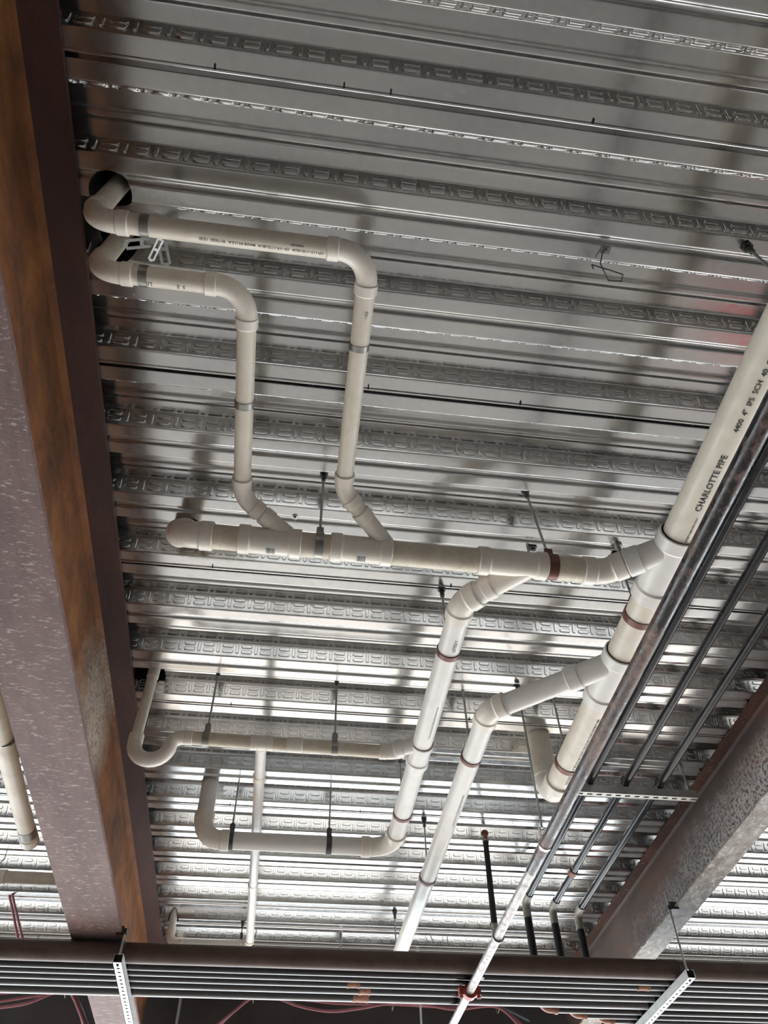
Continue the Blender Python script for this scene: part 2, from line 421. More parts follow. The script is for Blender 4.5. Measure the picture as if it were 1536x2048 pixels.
# far girder closing the bay: I-section along X
t = thing('steel_girder', V(0.5, 6.66, 1.72), 'dark brown cross girder seen behind and below the rack of pipes', 'girder')
MB().box(V(1.0, 6.66, 1.73), (14, 0.23, 0.022)).build('bottom_flange', M['girder'], t, smooth=0)
MB().box(V(1.0, 6.66, 2.335), (14, 0.23, 0.022)).build('top_flange', M['girder'], t, smooth=0)
MB().box(V(1.0, 6.66, 2.032), (14, 0.014, 0.582)).build('web', M['girder'], t, smooth=0)
for x in (-0.62, 3.4):
    MB().box(V(x, 6.60, 2.032), (0.012, 0.10, 0.58)).build('stiffener_plate', M['strut'] if x < 0 else M['girder'], t, smooth=0)

# ------------------------------------------------------------------ pipe fittings
def hub_prof(r, L, lip=0.16):
    R = r*(1+lip); c = 0.003
    return [(0, r*0.96), (0, R-c), (c, R), (L-c, R), (L, R-c), (L+c*2, r*1.07), (L+c*2.1, r*0.9)]
def hub(mb, p, d, r, L=0.034, lip=0.13):
    mb.lathe(p, d, hub_prof(r, L, lip), 36)
def arc_pts(c, a, b, R, n=10):
    # c corner; a, b unit directions from corner to previous and next points
    ang = a.angle(b); t = R/math.tan(ang/2); A = c + a*t; B = c + b*t
    bis = (a+b).normalized(); O = c + bis*(R/math.sin(ang/2)); v0 = A-O; v1 = B-O; tot = v0.angle(v1); ax = v0.cross(v1).normalized()
    return [O + Matrix.Rotation(tot*k/n, 3, ax) @ v0 for k in range(n+1)], t
def piperun(name, label, cat, pts, r, R, mats, end_hubs=(False, False), hubL=0.036, collar=0.18, group=None, fit_names=None, origin=0):
    """pipe with elbows at the inner vertices. R: radius for each inner vertex (0 = straight joint)"""
    t = thing(name, pts[origin], label, cat, group)
    n_ = len(pts); trim = [[0, 0] for _ in pts]
    for i in range(1, n_-1):
        if not R[i-1]: continue
        a = (pts[i-1]-pts[i]).normalized(); b = (pts[i+1]-pts[i]).normalized()
        ap, tt = arc_pts(pts[i], a, b, R[i-1])
        mb = MB(); mb.tube(ap, r*1.07, 32)
        hub(mb, ap[0] + a*hubL*1.0, -a, r, hubL, collar); hub(mb, ap[-1] + b*hubL*1.0, -b, r, hubL, collar)
        mb.build('elbow', mats[1], t, smooth=40)
        trim[i] = [tt + hubL*0.5, tt + hubL*0.5]
    for i in range(n_-1):
        d = (pts[i+1]-pts[i]).normalized(); a = pts[i] + d*trim[i][1]; b = pts[i+1] - d*trim[i+1][0]
        if (b-a).dot(d) > 0.004: MB().cyl(a, b, r, 36).build('pipe', mats[0] if not isinstance(mats[0], list) else mats[0][i], t, smooth=40)
    return t
def coupling(t, p, d, r, L=0.075, mat=None, name='coupling', lip=0.16):
    c = 0.003; R = r*(1+lip); d = d.normalized()
    MB().lathe(p - d*L/2, d, [(0, r*0.98), (0, R-c), (c, R), (L-c, R), (L, R-c), (L, r*0.98)], 36).build(name, mat, t, smooth=40)
def wye(t, p, d, r, L, bp, bd, br, bL, mat, hubL=0.04, name='wye', lip=0.18):
    """straight body centred on p along d, side branch from bp along bd"""
    d = d.normalized(); bd = bd.normalized(); mb = MB()
    mb.lathe(p - d*L/2, d, [(0, r*1.07), (L, r*1.07)], 36)
    hub(mb, p - d*L/2, d, r, hubL, lip); hub(mb, p + d*L/2, -d, r, hubL, lip)
    mb.lathe(bp, bd, [(0, br*1.07), (bL, br*1.07)], 36); hub(mb, bp + bd*bL, -bd, br, hubL, lip)
    return mb.build(name, mat, t, smooth=40)
Xd, Yd, Zd = Vector((1, 0, 0)), Vector((0, 1, 0)), Vector((0, 0, 1))

def wrapped_text(t, body, p, u, nrm, r, size, mat=None, name='printed_text'):
    """lettering lying on a pipe: starts at p on the axis, reads along u, centred on the outward direction nrm"""
    cu = bpy.data.curves.new('txt', 'FONT'); cu.body = body; cu.size = size; cu.resolution_u = 2; cu.offset = size*0.018
    to = bpy.data.objects.new('txt', cu); COL.objects.link(to)
    dg = bpy.context.evaluated_depsgraph_get(); me = bpy.data.meshes.new_from_object(to.evaluated_get(dg))
    bpy.data.objects.remove(to)
    u = u.normalized(); nrm = (nrm - u*nrm.dot(u)).normalized(); v = nrm.cross(u)
    mb = MB(); rr = r + 0.0006
    for q in me.vertices:
        a = (q.co.y - size*0.35)/rr
        mb.v.append(p + u*q.co.x + nrm*(rr*math.cos(a)) + v*(rr*math.sin(a)))
    mb.f = [tuple(f.vertices) for f in me.polygons]
    if mb.f:
        o = mb.build(name, mat or M['ink'], t, smooth=0)
        return o
def sticker(t, p, u, nrm, r, w_, h_, bars=True):
    """small barcode label wrapped on a fitting"""
    u = u.normalized(); nrm = (nrm - u*nrm.dot(u)).normalized(); v = nrm.cross(u)
    def patch(mb, u0, u1, v0, v1, rr):
        n_ = 4; i0 = len(mb.v)
        for k in range(n_+1):
            a = (v0 + (v1-v0)*k/n_)/rr
            for uu in (u0, u1): mb.v.append(p + u*uu + nrm*(rr*math.cos(a)) + v*(rr*math.sin(a)))
        for k in range(n_): mb.f.append((i0+2*k, i0+2*k+1, i0+2*k+3, i0+2*k+2))
    mb = MB(); patch(mb, -w_/2, w_/2, -h_/2, h_/2, r+0.0006); lab = mb.build('label', M['label'], t, smooth=0)
    mb = MB(); k = 0; x = -w_*0.42; rnd = random.Random(3)
    while x < w_*0.42:
        bw = rnd.choice((0.5, 0.8, 1.3))*w_*0.045; patch(mb, x, x+bw, -h_*0.42, h_*0.15, r+0.0011); x += bw + rnd.choice((0.6, 1.0))*w_*0.05
    mb.build('barcode', M['ink'], t, smooth=0)
    return lab

# ---- upper long branch (highest of the pair at top left)
P3 = [V(-0.648, 0.775, 2.46), V(-0.648, 0.768, 2.10), V(0.106, 0.768, 2.10), V(0.112, 1.575, 2.075), V(0.262, 1.735, 2.03)]
t3 = piperun('drain_branch', 'outer and longer of the two bent cream branches at upper left', 'pipe', P3, 0.0285, [0.072, 0.085, 0.09], (M['pvc'], M['pvc_fit']), hubL=0.034)
wrapped_text(t3, 'CHARLOTTE PIPE 2" IPS SCH 40 PVC', V(0.107, 0.925, 2.095), Yd, Vector((0.35, 0, -1)), 0.0285, 0.0125)
wrapped_text(t3, 'COEX CELLULAR CORE PVC-DWV PIPE ASTM F1488 MADE IN U.S.A. PRESSURE', V(0.109, 1.16, 2.09), Yd, Vector((0.35, 0, -1)), 0.0285, 0.0072)
wrapped_text(t3, 'CP-117-1175-GUA  CP-117-1175-GUA  MADE IN U.S.A.  01/10/22  15:20', V(-0.02, 0.768, 2.10), -Xd, Vector((0, 0.25, -1)), 0.0285, 0.011)
wrapped_text(t3, 'PRESSURE', V(-0.075, 0.768, 2.10), -Xd, Vector((0, -0.25, -1)), 0.0285, 0.008)
# ---- lower short branch
P2 = [V(-0.648, 0.925, 2.46), V(-0.648, 0.910, 2.10), V(-0.225, 0.910, 2.10), V(-0.227, 1.645, 2.075), V(-0.075, 1.745, 2.03)]
t2 = piperun('drain_branch', 'inner and shorter of the two bent cream branches at upper left', 'pipe', P2, 0.0285, [0.072, 0.085, 0.09], (M['pvc'], M['pvc_fit']), hubL=0.034)
wrapped_text(t2, 'LINE', V(-0.485, 0.910, 2.10), -Xd, Vector((0, 0.35, -1)), 0.0285, 0.017)
wrapped_text(t2, 'S  Z', V(-0.395, 0.910, 2.10), -Xd, Vector((0, 0.30, -1)), 0.0285, 0.014)
wrapped_text(t2, '2" IPS SCH 40 COEX PVC-DWV PIPE ASTM F1488 NOT FOR PRESSURE', V(-0.227, 1.175, 2.095), Yd, Vector((0.25, 0, -1)), 0.0285, 0.0085)
sticker(t2, V(-0.225, 1.075, 2.097), Yd, Vector((0.35, 0, -1)), 0.0285, 0.028, 0.022)

# ---- three inch main across the middle
PM = [V(-0.475, 2.10, 2.40), V(-0.428, 1.766, 2.0), V(1.075, 1.78, 2.0), V(1.26, 1.645, 2.0)]
tm = piperun('drain_main', 'stained drain pipe crossing the middle from a domed elbow to the big pipe', 'pipe', PM, 0.0435, [0.078, 0.11], (M['pvc_old'], M['pvc_fit']), hubL=0.045, origin=1)
coupling(tm, V(-0.470, 2.025, 2.315), PM[0]-PM[1], 0.0435, 0.05, M['pvc_fit'], 'collar', 0.16)
md = Vector((1.5, 0.014, 0)).normalized()
wye(tm, V(-0.120, 1.768, 2.0), md, 0.0435, 0.215, P2[-1] - (P2[-2]-P2[-1])*0.08, P2[-2]-P2[-1], 0.0285, 0.112, M['pvc_fit'])
wye(tm, V(0.195, 1.770, 2.0), md, 0.0435, 0.215, P3[-1] - (P3[-2]-P3[-1])*0.08, P3[-2]-P3[-1], 0.0285, 0.145, M['pvc_fit'])
wye(tm, V(0.735, 1.775, 2.0), md, 0.0435, 0.25, V(0.80, 1.776, 2.0), Vector((-1, 1, 0)), 0.042, 0.19, M['pvc_fit'])
wrapped_text(tm, 'CHARLOTTE PIPE', V(0.445, 1.772, 2.0), Xd, Vector((0, 0.75, -1)), 0.0435, 0.021)
wrapped_text(tm, 'ASTM F1488', V(0.350, 1.772, 2.0), Xd, Vector((0, 0.75, -1)), 0.0435, 0.012)
sticker(tm, V(-0.115, 1.768, 2.0), Vector((0, 1, 0)).cross(Zd), Vector((0, -0.1, -1)), 0.0468, 0.034, 0.046)
sticker(tm, V(0.195, 1.770, 2.0), Vector((0, 1, 0)).cross(Zd), Vector((0, -0.1, -1)), 0.0468, 0.034, 0.046)

# ---- four inch building drain
PB = [V(1.275, -1.2, 2.0), V(1.285, 3.26, 2.0), V(1.285, 3.26, 2.46)]
tb = piperun('building_drain', 'thickest white drain pipe, running beside the rusted pipe', 'pipe', PB, 0.0572, [0.11], (M['pvc'], M['pvc_fit']), hubL=0.05, origin=1)
arm = (PM[2]-PM[3]).normalized()
wye(tb, V(1.279, 1.725, 2.0), Yd, 0.0572, 0.31, PM[3], arm, 0.0445, 0.145, M['pvc_white'], 0.055)
wye(tb, V(1.281, 2.345, 2.0), Yd, 0.0572, 0.31, V(1.274, 2.255, 2.0), Vector((-0.294, 0.245, 0)), 0.0445, 0.205, M['pvc_white'], 0.055)
wrapped_text(tb, 'CHARLOTTE PIPE', V(1.277, 1.43, 2.0), -Yd, Vector((-0.16, 0, -1)), 0.0572, 0.029)
wrapped_text(tb, '4400  4"  IPS  SCH  40  COEX  CELLULAR  CORE', V(1.276, 1.12, 2.0), -Yd, Vector((-0.20, 0, -1)), 0.0572, 0.0235)
wrapped_text(tb, 'ASTM F1488 NSF-DWV', V(1.277, 1.565, 2.0), -Yd, Vector((0.05, 0, -1)), 0.0572, 0.011)
wrapped_text(tb, 'PVC-DWV PIPE 4" IPS SCH 40 COEX CELLULAR CORE ASTM F1488', V(1.283, 3.05, 2.0), -Yd, Vector((0.1, 0, -1)), 0.0572, 0.017)

# ---- three inch branch coming down to the low line
PY = [V(0.685, 1.893, 2.0), V(0.597, 1.992, 2.0), V(0.597, 3.86, 2.03), V(-0.395, 3.86, 2.03), V(-0.395, 3.86, 2.46)]
ty = piperun('drain_branch', 'grey white branch dropping from the middle drain and turning left into a short riser', 'pipe', PY, 0.0445, [0.085, 0.12, 0.10], (M['pvc_white'], M['pvc_fit']), hubL=0.045, origin=2)
wye(ty, V(0.598, 2.975, 2.015), Yd, 0.0445, 0.17, V(0.59, 2.90, 2.015), Vector((-0.16, 0.09, 0)), 0.032, 0.12, M['pvc_white'], 0.04)
wrapped_text(ty, 'LISTED Y', V(0.597, 2.22, 2.0), -Yd, Vector((0.15, 0, -1)), 0.0445, 0.018)
wrapped_text(ty, '3" IPS SCH 40 COEX CELLULAR CORE PVC-DWV PIPE', V(0.597, 2.80, 2.01), -Yd, Vector((0.25, 0, -1)), 0.0445, 0.011)
# ---- second three inch branch, goes out over the rack
P4 = [V(1.150, 2.358, 2.0), V(0.836, 2.62, 2.0), V(0.822, 5.75, 2.03)]
t4 = piperun('drain_branch', 'grey white three inch pipe leaving the big pipe and disappearing above the pipe rack', 'pipe', P4, 0.0445, [0.085], (M['pvc_white'], M['pvc_fit']), hubL=0.045, origin=2)
wrapped_text(t4, 'PIPE', V(1.02, 2.468, 2.0), (P4[0]-P4[1]), Vector((0.2, 0.5, -1)), 0.0445, 0.016)
wrapped_text(t4, '3" IPS SCH 40 COEX CELLULAR CORE PVC-DWV PIPE', V(0.834, 3.5, 2.005), -Yd, Vector((0.25, 0, -1)), 0.0445, 0.012)

# ---- trap line
U = [V(-0.655, 2.985, 2.44), V(-0.655, 2.985, 2.06)]
tt = thing('trap_drain', V(-0.655, 2.985, 1.93), 'cream drain line with a U trap below the black hole by the left beam', 'pipe')
MB().cyl(V(-0.655, 2.985, 2.44), V(-0.655, 2.985, 2.0), 0.0235, 32).build('pipe', M['pvc'], tt, smooth=40)
coupling(tt, V(-0.655, 2.985, 2.375), Zd, 0.0235, 0.07, M['pvc_fit'])
mb = MB(); pts = []
x0, zc, Ru = -0.655, 1.985, 0.075
for k in range(13): a = PI*k/12; pts.append(V(x0+Ru-Ru*math.cos(a), 2.985, zc - Ru*math.sin(a)))
for k in range(1, 9): a = PI/2*k/8; pts.append(V(x0+2*Ru+0.055*(1-math.cos(a)), 2.985, zc + 0.0 + 0.045*math.sin(a)))
mb.tube(pts, 0.0315, 32); hub(mb, V(x0, 2.985, zc+0.045), -Zd, 0.0275, 0.04, 0.16); hub(mb, pts[-1]+Xd*0.036, -Xd, 0.0285, 0.036, 0.14)
mb.build('trap_bend', M['pvc_fit'], tt, smooth=40)
xe = pts[-1].x
MB().cyl(V(xe+0.02, 2.985, 2.03), V(0.44, 3.005, 2.03), 0.0295, 32).build('pipe', M['pvc_old'], tt, smooth=40)
coupling(tt, V(0.034, 2.993, 2.03), Xd, 0.0295, 0.07, M['pvc_fit'])
ap, q = arc_pts(V(0.475, 3.006, 2.03), -Xd, Vector((0.115, -0.055, -0.01)).normalized(), 0.10, 6)
mb = MB(); mb.tube(ap, 0.0318, 32); hub(mb, ap[0]-Xd*0.036, Xd, 0.0295, 0.036); hub(mb, ap[-1]+Vector((0.9, -0.43, 0))*0.036, Vector((-0.9, 0.43, 0)), 0.0295, 0.036)
mb.build('elbow', M['pvc_fit'], tt, smooth=40)
wye(tt, V(-0.112, 2.99, 2.03), Xd, 0.0295, 0.10, V(-0.118, 2.99, 2.035), Vector((0, 1, 0.35)), 0.027, 0.085, M['pvc_fit'], 0.028, 'tee', 0.12)
wrapped_text(tt, 'PVC-DWV SCH 40 PIPE', V(-0.50, 2.985, 2.03), Xd, Vector((0, 0.7, -1)), 0.0295, 0.009)
# ---- long thin vent pipe
PV = [V(-0.118, 3.06, 2.06), V(-0.118, 3.14, 2.10), V(-0.129, 5.54, 2.20), V(-0.66, 5.56, 2.20), V(-0.66, 5.56, 2.46)]
tv = piperun('vent_pipe', 'thin white pipe passing above a thicker one and turning left near the rack', 'pipe', PV, 0.0255, [0, 0.06, 0.06], (M['pvc_white'], M['pvc_fit']), hubL=0.03, origin=2)
coupling(tv, V(-0.121, 3.40, 2.112), Yd, 0.0255, 0.05, M['pvc_fit']); coupling(tv, V(-0.126, 4.62, 2.163), Yd, 0.0255, 0.05, M['pvc_fit'])

# ---- pipes beyond the left beam
tl = piperun('drain_pipe', 'white pipe with a steel banded end seen left of the rusty beam', 'pipe', [V(-1.195, 2.0, 2.0), V(-1.235, 3.86, 2.0)], 0.041, [], (M['pvc'], M['pvc_fit']))
coupling(tl, V(-1.233, 3.80, 2.0), Yd, 0.041, 0.07, M['grey_band'], 'band_coupling', 0.05); coupling(tl, V(-1.236, 3.88, 2.0), Yd, 0.041, 0.06, M['pvc_fit'], 'end_cap', 0.1)
coupling(tl, V(-1.205, 3.03, 2.0), Yd, 0.041, 0.012, M['grey_band'], 'joint_ring', 0.02)
tl2 = piperun('drain_pipe', 'short cream pipe reaching in from the left edge to behind the beam', 'pipe', [V(-2.4, 4.285, 2.0), V(-0.95, 4.30, 2.0)], 0.033, [], (M['pvc_old'], M['pvc_fit']))
coupling(tl2, V(-1.46, 4.295, 2.0), Xd, 0.033, 0.09, M['pvc_fit'])

# ------------------------------------------------------------------ hangers
def hanger(x, y, zp, r, axis, mat, label, wide=0.028, rod_top=None, dx=0.0, dy=0.0, group='pipe hangers hung from the deck', anchor_only=False):
    zt = deck_z(y+dy) if rod_top is None else rod_top
    t = thing('pipe_hanger', V(x, y, zp), label, 'hanger', group)
    d = Xd if axis == 'X' else Yd; s = Yd if axis == 'X' else Xd
    mb = MB(); mb.band(V(x, y, zp), d, r+0.0008, wide, 0.003)
    # ears rising over the pipe to the rod
    for q in (-1, 1):
        mb.box(V(x, y, zp+r+0.020) + s*(q*0.011), (0.0035, wide*0.9, 0.042), (s, d, Zd))
    mb.build('band', mat, t, smooth=40)
    MB().box(V(x, y, zp+r+0.036), (wide*0.8, 0.024, 0.004)).build('clamp_plate', mat, t, smooth=0)
    a = V(x, y, zp+r+0.02); b = V(x+dx, y+dy, zt-0.004)
    MB().cyl(a, b, 0.0048, 12).build('rod', M['zinc'], t)
    MB().cyl(V(x, y, zp+r+0.038), V(x, y, zp+r+0.048), 0.0095, 6).build('nut', M['dark_steel'], t, smooth=0)
    mb = MB(); dd = (a-b).normalized()
    mb.cyl(b, b+dd*0.028, 0.0105, 12); mb.cyl(b, b+dd*0.007, 0.018, 6); mb.cyl(b+dd*0.034, b+dd*0.044, 0.010, 6)
    mb.build('anchor', M['dark_steel'], t, smooth=30)
    return t
hanger(0.049, 1.767, 2.0, 0.0435, 'X', M['grey_band'], 'grey band hanger on the stained middle drain between its two small wyes')
hanger(0.880, 1.776, 2.0, 0.0435, 'X', M['brown_band'], 'brown band hanger on the middle drain next to the big pipe', 0.034, dx=-0.03, dy=-0.02)
hanger(-0.357, 2.986, 2.03, 0.0295, 'X', M['grey_band'], 'grey band hanger on the trap line close to the U bend')
hanger(0.214, 2.998, 2.03, 0.0295, 'X', M['grey_band'], 'grey band hanger on the trap line half way to the white branch')
hanger(-0.243, 3.86, 2.03, 0.0445, 'X', M['dark_steel'], 'dark brown band hanger on the low line near its left elbow')
hanger(0.262, 3.86, 2.03, 0.0445, 'X', M['dark_steel'], 'dark brown band hanger on the low line nearer its right elbow')
hanger(0.597, 2.262, 2.002, 0.0445, 'Y', M['brown_band'], 'brown ring hanger on the white branch just below its upper elbow', 0.022)
hanger(0.597, 3.50, 2.024, 0.0445, 'Y', M['brown_band'], 'brown ring hanger on the white branch just above the low line', 0.022)
hanger(0.832, 2.965, 2.003, 0.0445, 'Y', M['brown_band'], 'brown ring hanger high on the branch that leaves the big pipe', 0.022)
hanger(0.828, 4.12, 2.012, 0.0445, 'Y', M['brown_band'], 'brown ring hanger low on the branch that runs over the rack', 0.022)
hanger(0.824, 5.31, 2.02, 0.0445, 'Y', M['dark_steel'], 'dark ring hanger on the long branch just above the pipe rack', 0.022)
hanger(1.281, 1.985, 2.0, 0.0572, 'Y', M['brown_band'], 'brown ring hanger on the big pipe between its two wyes', 0.028)
hanger(1.284, 2.96, 2.0, 0.0572, 'Y', M['brown_band'], 'brown ring hanger on the big pipe near its lower elbow', 0.028)
hanger(1.277, 0.694, 2.0, 0.0572, 'Y', M['dark_steel'], 'hanger whose rod shows at the upper right edge above the big pipe', 0.028)
hanger(-1.02, 4.298, 2.0, 0.033, 'X', M['brown_band'], 'brown band hanger on the short pipe left of the beam', 0.03)
hanger(-0.19, 5.545, 2.2, 0.0255, 'X', M['dark_steel'], 'small dark hanger on the thin pipe by the rack', 0.02)
# bare straps on the two upper branches
def strap(x, y, z, r, axis, mat, label, w_=0.024, tabs=0.06, rot=0.0):
    t = thing('pipe_strap', V(x, y, z), label, 'strap', 'straps on the two bent branches'); d = Xd if axis == 'X' else Yd; s = Yd if axis == 'X' else Xd
    MB().band(V(x, y, z), d, r+0.0006, w_, 0.002).build('band', mat, t, smooth=40)
    mb = MB(); mb.box(V(x, y, z) + (s*0.6 + Zd*0.8).normalized()*(r+0.010), (w_*0.8, 0.020, 0.003), (d, (s*0.6 + Zd*0.8).normalized(), d.cross((s*0.6+Zd*0.8).normalized())))
    mb.build('strap_tab', mat, t, smooth=0)
    return t
strap(-0.500, 0.768, 2.10, 0.0285, 'X', M['grey_band'], 'steel strap on the outer bent branch beside its wall elbow')
strap(-0.512, 0.910, 2.10, 0.0285, 'X', M['grey_band'], 'steel strap on the inner bent branch beside its wall elbow')
strap(0.108, 1.045, 2.093, 0.0285, 'Y', M['grey_band'], 'bright steel strap on the outer branch below its corner elbow', 0.02)
strap(-0.226, 1.28, 2.088, 0.0285, 'Y', M['grey_band'], 'grey steel strap on the inner branch half way down', 0.024)

# ------------------------------------------------------------------ sprinkler pipe and its supports
ts = thing('sprinkler_pipe', V(1.068, 2.7, 1.53), 'rusted black steel pipe running the full height in front of the big white pipe', 'pipe')
MB().cyl(V(1.063, -1.2, 1.55), V(1.064, 3.02, 1.55), 0.0245, 32).build('pipe', M['rust_pipe'], ts, smooth=40)
MB().cyl(V(1.064, 3.05, 1.55), V(1.070, 6.3, 1.55), 0.0215, 32).build('pipe', M['grey_pipe'], ts, smooth=40)
coupling(ts, V(1.064, 3.035, 1.55), Yd, 0.0215, 0.09, M['rust_pipe'], 'coupling', 0.12)
mb = MB(); c0 = V(1.068, 4.40, 1.55)
mb.band(c0, Yd, 0.0205, 0.044, 0.016, 32)
for q in (-1, 1):
    mb.box(c0 + Xd*q*0.045, (0.026, 0.032, 0.034)); mb.cyl(c0 + Xd*q*0.047 - Zd*0.030, c0 + Xd*q*0.047 + Zd*0.030, 0.0065, 10); mb.cyl(c0 + Xd*q*0.047 - Zd*0.030, c0 + Xd*q*0.047 - Zd*0.020, 0.011, 6)
mb.build('grooved_coupling', M['red'], ts, smooth=35)
t = thing('pipe_hanger', V(1.065, 2.865, 1.55), 'long thin rod with a loop carrying the rusted steel pipe beside the big elbow', 'hanger')
MB().cyl(V(1.065, 2.865, 1.62), V(1.078, 2.865, H), 0.005, 12).build('rod', M['zinc'], t)
mb = MB(); mb.band(V(1.064, 2.865, 1.55), Yd, 0.0240, 0.018, 0.003)
for q in (-1, 1): mb.box(V(1.064+q*0.012, 2.865, 1.598), (0.003, 0.016, 0.05))
mb.build('band', M['zinc'], t, smooth=40)
MB().cyl(V(1.078, 2.865, H-0.03), V(1.078, 2.865, H), 0.012, 8).build('anchor', M['dark_steel'], t)
t = thing('pipe_brace', V(1.062, 3.75, 1.55), 'black sleeved brace from a copper coloured deck anchor to a loop on the rusted pipe', 'brace')
A = V(1.066, 3.76, 1.575); B = V(1.212, 4.23, H); dv = (B-A).normalized()
MB().cyl(A + dv*0.05, B - dv*0.10, 0.0155, 20).build('sleeve', M['rubber'], t, smooth=40)
mb = MB(); mb.lathe(A, dv, [(0, 0.010), (0.015, 0.018), (0.06, 0.018), (0.062, 0.016)], 16); mb.build('end_fitting', M['tape'], t, smooth=40)
mb = MB(); mb.lathe(B - dv*0.12, dv, [(0, 0.018), (0.012, 0.02), (0.03, 0.013)], 16); mb.build('top_fitting', M['tape'], t, smooth=40)
mb = MB(); mb.cyl(B-dv*0.09, B, 0.007, 10); mb.cyl(B-dv*0.075, B-dv*0.035, 0.013, 6); mb.lathe(B-dv*0.02, dv, [(0, 0.022), (0.008, 0.022)], 12); mb.build('anchor_bolt', M['copper'], t, smooth=30)
mb = MB(); mb.band(V(1.066, 3.72, 1.55), Vector((0, 1, 0.12)), 0.0225, 0.012, 0.007); mb.tube([V(1.045, 3.72, 1.57), V(1.036, 3.73, 1.60), V(1.046, 3.74, 1.62)], 0.004, 8); mb.build('loop', M['zinc'], t, smooth=40)
t = thing('sprinkler_clip', V(1.10, 4.30, 1.55), 'small bracket on the rusted pipe just above the red coupling', 'bracket')
MB().box(V(1.098, 4.22, 1.56), (0.016, 0.03, 0.02)).build('plate', M['dark_steel'], t, smooth=0)

# ------------------------------------------------------------------ three black pipes on the right
BX = [(1.587, 4.815), (1.780, 4.885), (1.968, 4.955)]
ZB = 2.22
names = ['leftmost of the three black pipes, running close behind the rusted pipe', 'middle of the three parallel black pipes, with a brown coupling near its elbow', 'rightmost of the three parallel black pipes, nearest the brown beam']
RACKZ = 1.595
for i, (x, ye) in enumerate(BX):
    t = thing('black_pipe', V(x, 3.45, ZB), names[i], 'pipe', 'parallel black pipes hung under the deck')
    MB().cyl(V(x, -1.2, ZB), V(x, ye-0.10, ZB), 0.0200, 28).build('pipe', M['black_pipe'], t, smooth=40)
    ap, q = arc_pts(V(x, ye, ZB), -Yd, -Zd, 0.05, 8)
    mb = MB(); mb.tube([ap[0]-Yd*0.06] + ap + [ap[-1]-Zd*0.05], 0.0245, 24); mb.build('elbow', M['tape'], t, smooth=40)
    MB().cyl(V(x, ye, ZB-0.085), V(x, ye, RACKZ+0.08), 0.0235, 24).build('insulated_drop', M['rubber'], t, smooth=40)
    if i == 1:
        mb = MB(); mb.band(V(x, 4.41, ZB), Yd, 0.0186, 0.05, 0.006, 28); mb.build('coupling', M['copper'], t, smooth=40)
t = thing('strut_channel', V(1.83, 3.455, 2.16), 'slotted steel channel hung below the deck carrying the three black pipes', 'strut', None)
def strut_bar(t, a, b, up, side, mat, w_=0.041, h_=0.041, pitch=0.051, slot=(0.028, 0.013), hole_mat=None):
    """channel lying along a-b: closed slotted face downwards, made as four plates with real slots"""
    d = (b-a).normalized(); L = (b-a).length; th = 0.0026; mb = MB()
    mb.box((a+b)/2 + side*(w_/2-th/2) + up*(h_/2), (L, th, h_), (d, side, up)); mb.box((a+b)/2 - side*(w_/2-th/2) + up*(h_/2), (L, th, h_), (d, side, up))
    for q in (-1, 1): mb.box((a+b)/2 + side*(q*(w_/2-0.005)) + up*(h_-th/2), (L, 0.009, th), (d, side, up))
    n_ = int(L/pitch)
    for q in (-1, 1):
        wd = (w_-slot[1])/2; mb.box((a+b)/2 + side*(q*(w_/2-wd/2)) + up*(th/2), (L, wd, th), (d, side, up))
    e = 0
    for k in range(n_+1):
        c = pitch*(k+0.5)-slot[0]/2; l0 = e; e2 = min(c, L)
        if e2 > l0: mb.box(a + d*((l0+e2)/2) + up*(th/2), (e2-l0, slot[1], th), (d, side, up))
        e = c + slot[0]
    return mb.build('channel', mat, t, smooth=0)
strut_bar(t, V(1.50, 3.455, 2.155), V(2.16, 3.455, 2.155), Zd, Yd, M['strut'])
for x in (1.515, 2.135):
    mb = MB(); zt = deck_z(3.455); mb.cyl(V(x, 3.455, 2.15), V(x, 3.455, zt), 0.005, 12); mb.cyl(V(x, 3.455, 2.197), V(x, 3.455, 2.205), 0.011, 6); mb.cyl(V(x, 3.455, zt-0.022), V(x, 3.455, zt), 0.012, 8); mb.build('rod', M['zinc'], t)
for x, ye in BX:
    mb = MB(); mb.band(V(x, 3.455, ZB), Yd, 0.019, 0.03, 0.003, 28); mb.box(V(x, 3.455, 2.25), (0.008, 0.03, 0.03)); mb.build('pipe_clamp', M['dark_steel'], t, smooth=40)

# ------------------------------------------------------------------ pipe rack across the bottom
rack = [  # near edge, far edge (distance), material, x range, label
    (4.235, 4.330, 'brown_pipe', -3.4, 5.6, 'thick brown primed pipe, nearest of the row lying on the rack'),
    (4.338, 4.396, 'rack_pipe', -3.4, 5.6, 'thin dark pipe directly behind the thick brown one on the rack'),
    (4.402, 4.470, 'rack_pipe', -3.4, 5.6, 'dark pipe third from the front of the rack'),
    (4.476, 4.548, 'rack_pipe', -3.4, 5.6, 'dark pipe fourth from the front of the rack, with a brown coupling left of centre'),
    (4.556, 4.646, 'rack_pipe', -3.4, 5.6, 'dark pipe fifth from the front of the rack'),
    (4.656, 4.762, 'rack_pipe', -3.4, 5.6, 'widest dark pipe sixth from the front of the rack, with a square brown coupling'),
    (4.776, 4.842, 'rack_pipe', 1.587, 5.6, 'short run rack pipe starting at the leftmost copper elbow'),
    (4.850, 4.914, 'rack_pipe', 1.780, 5.6, 'short run rack pipe starting at the middle copper elbow'),
    (4.922, 4.982, 'rack_pipe', 1.968, 5.6, 'short run rack pipe starting at the rightmost copper elbow'),
]
RP = []
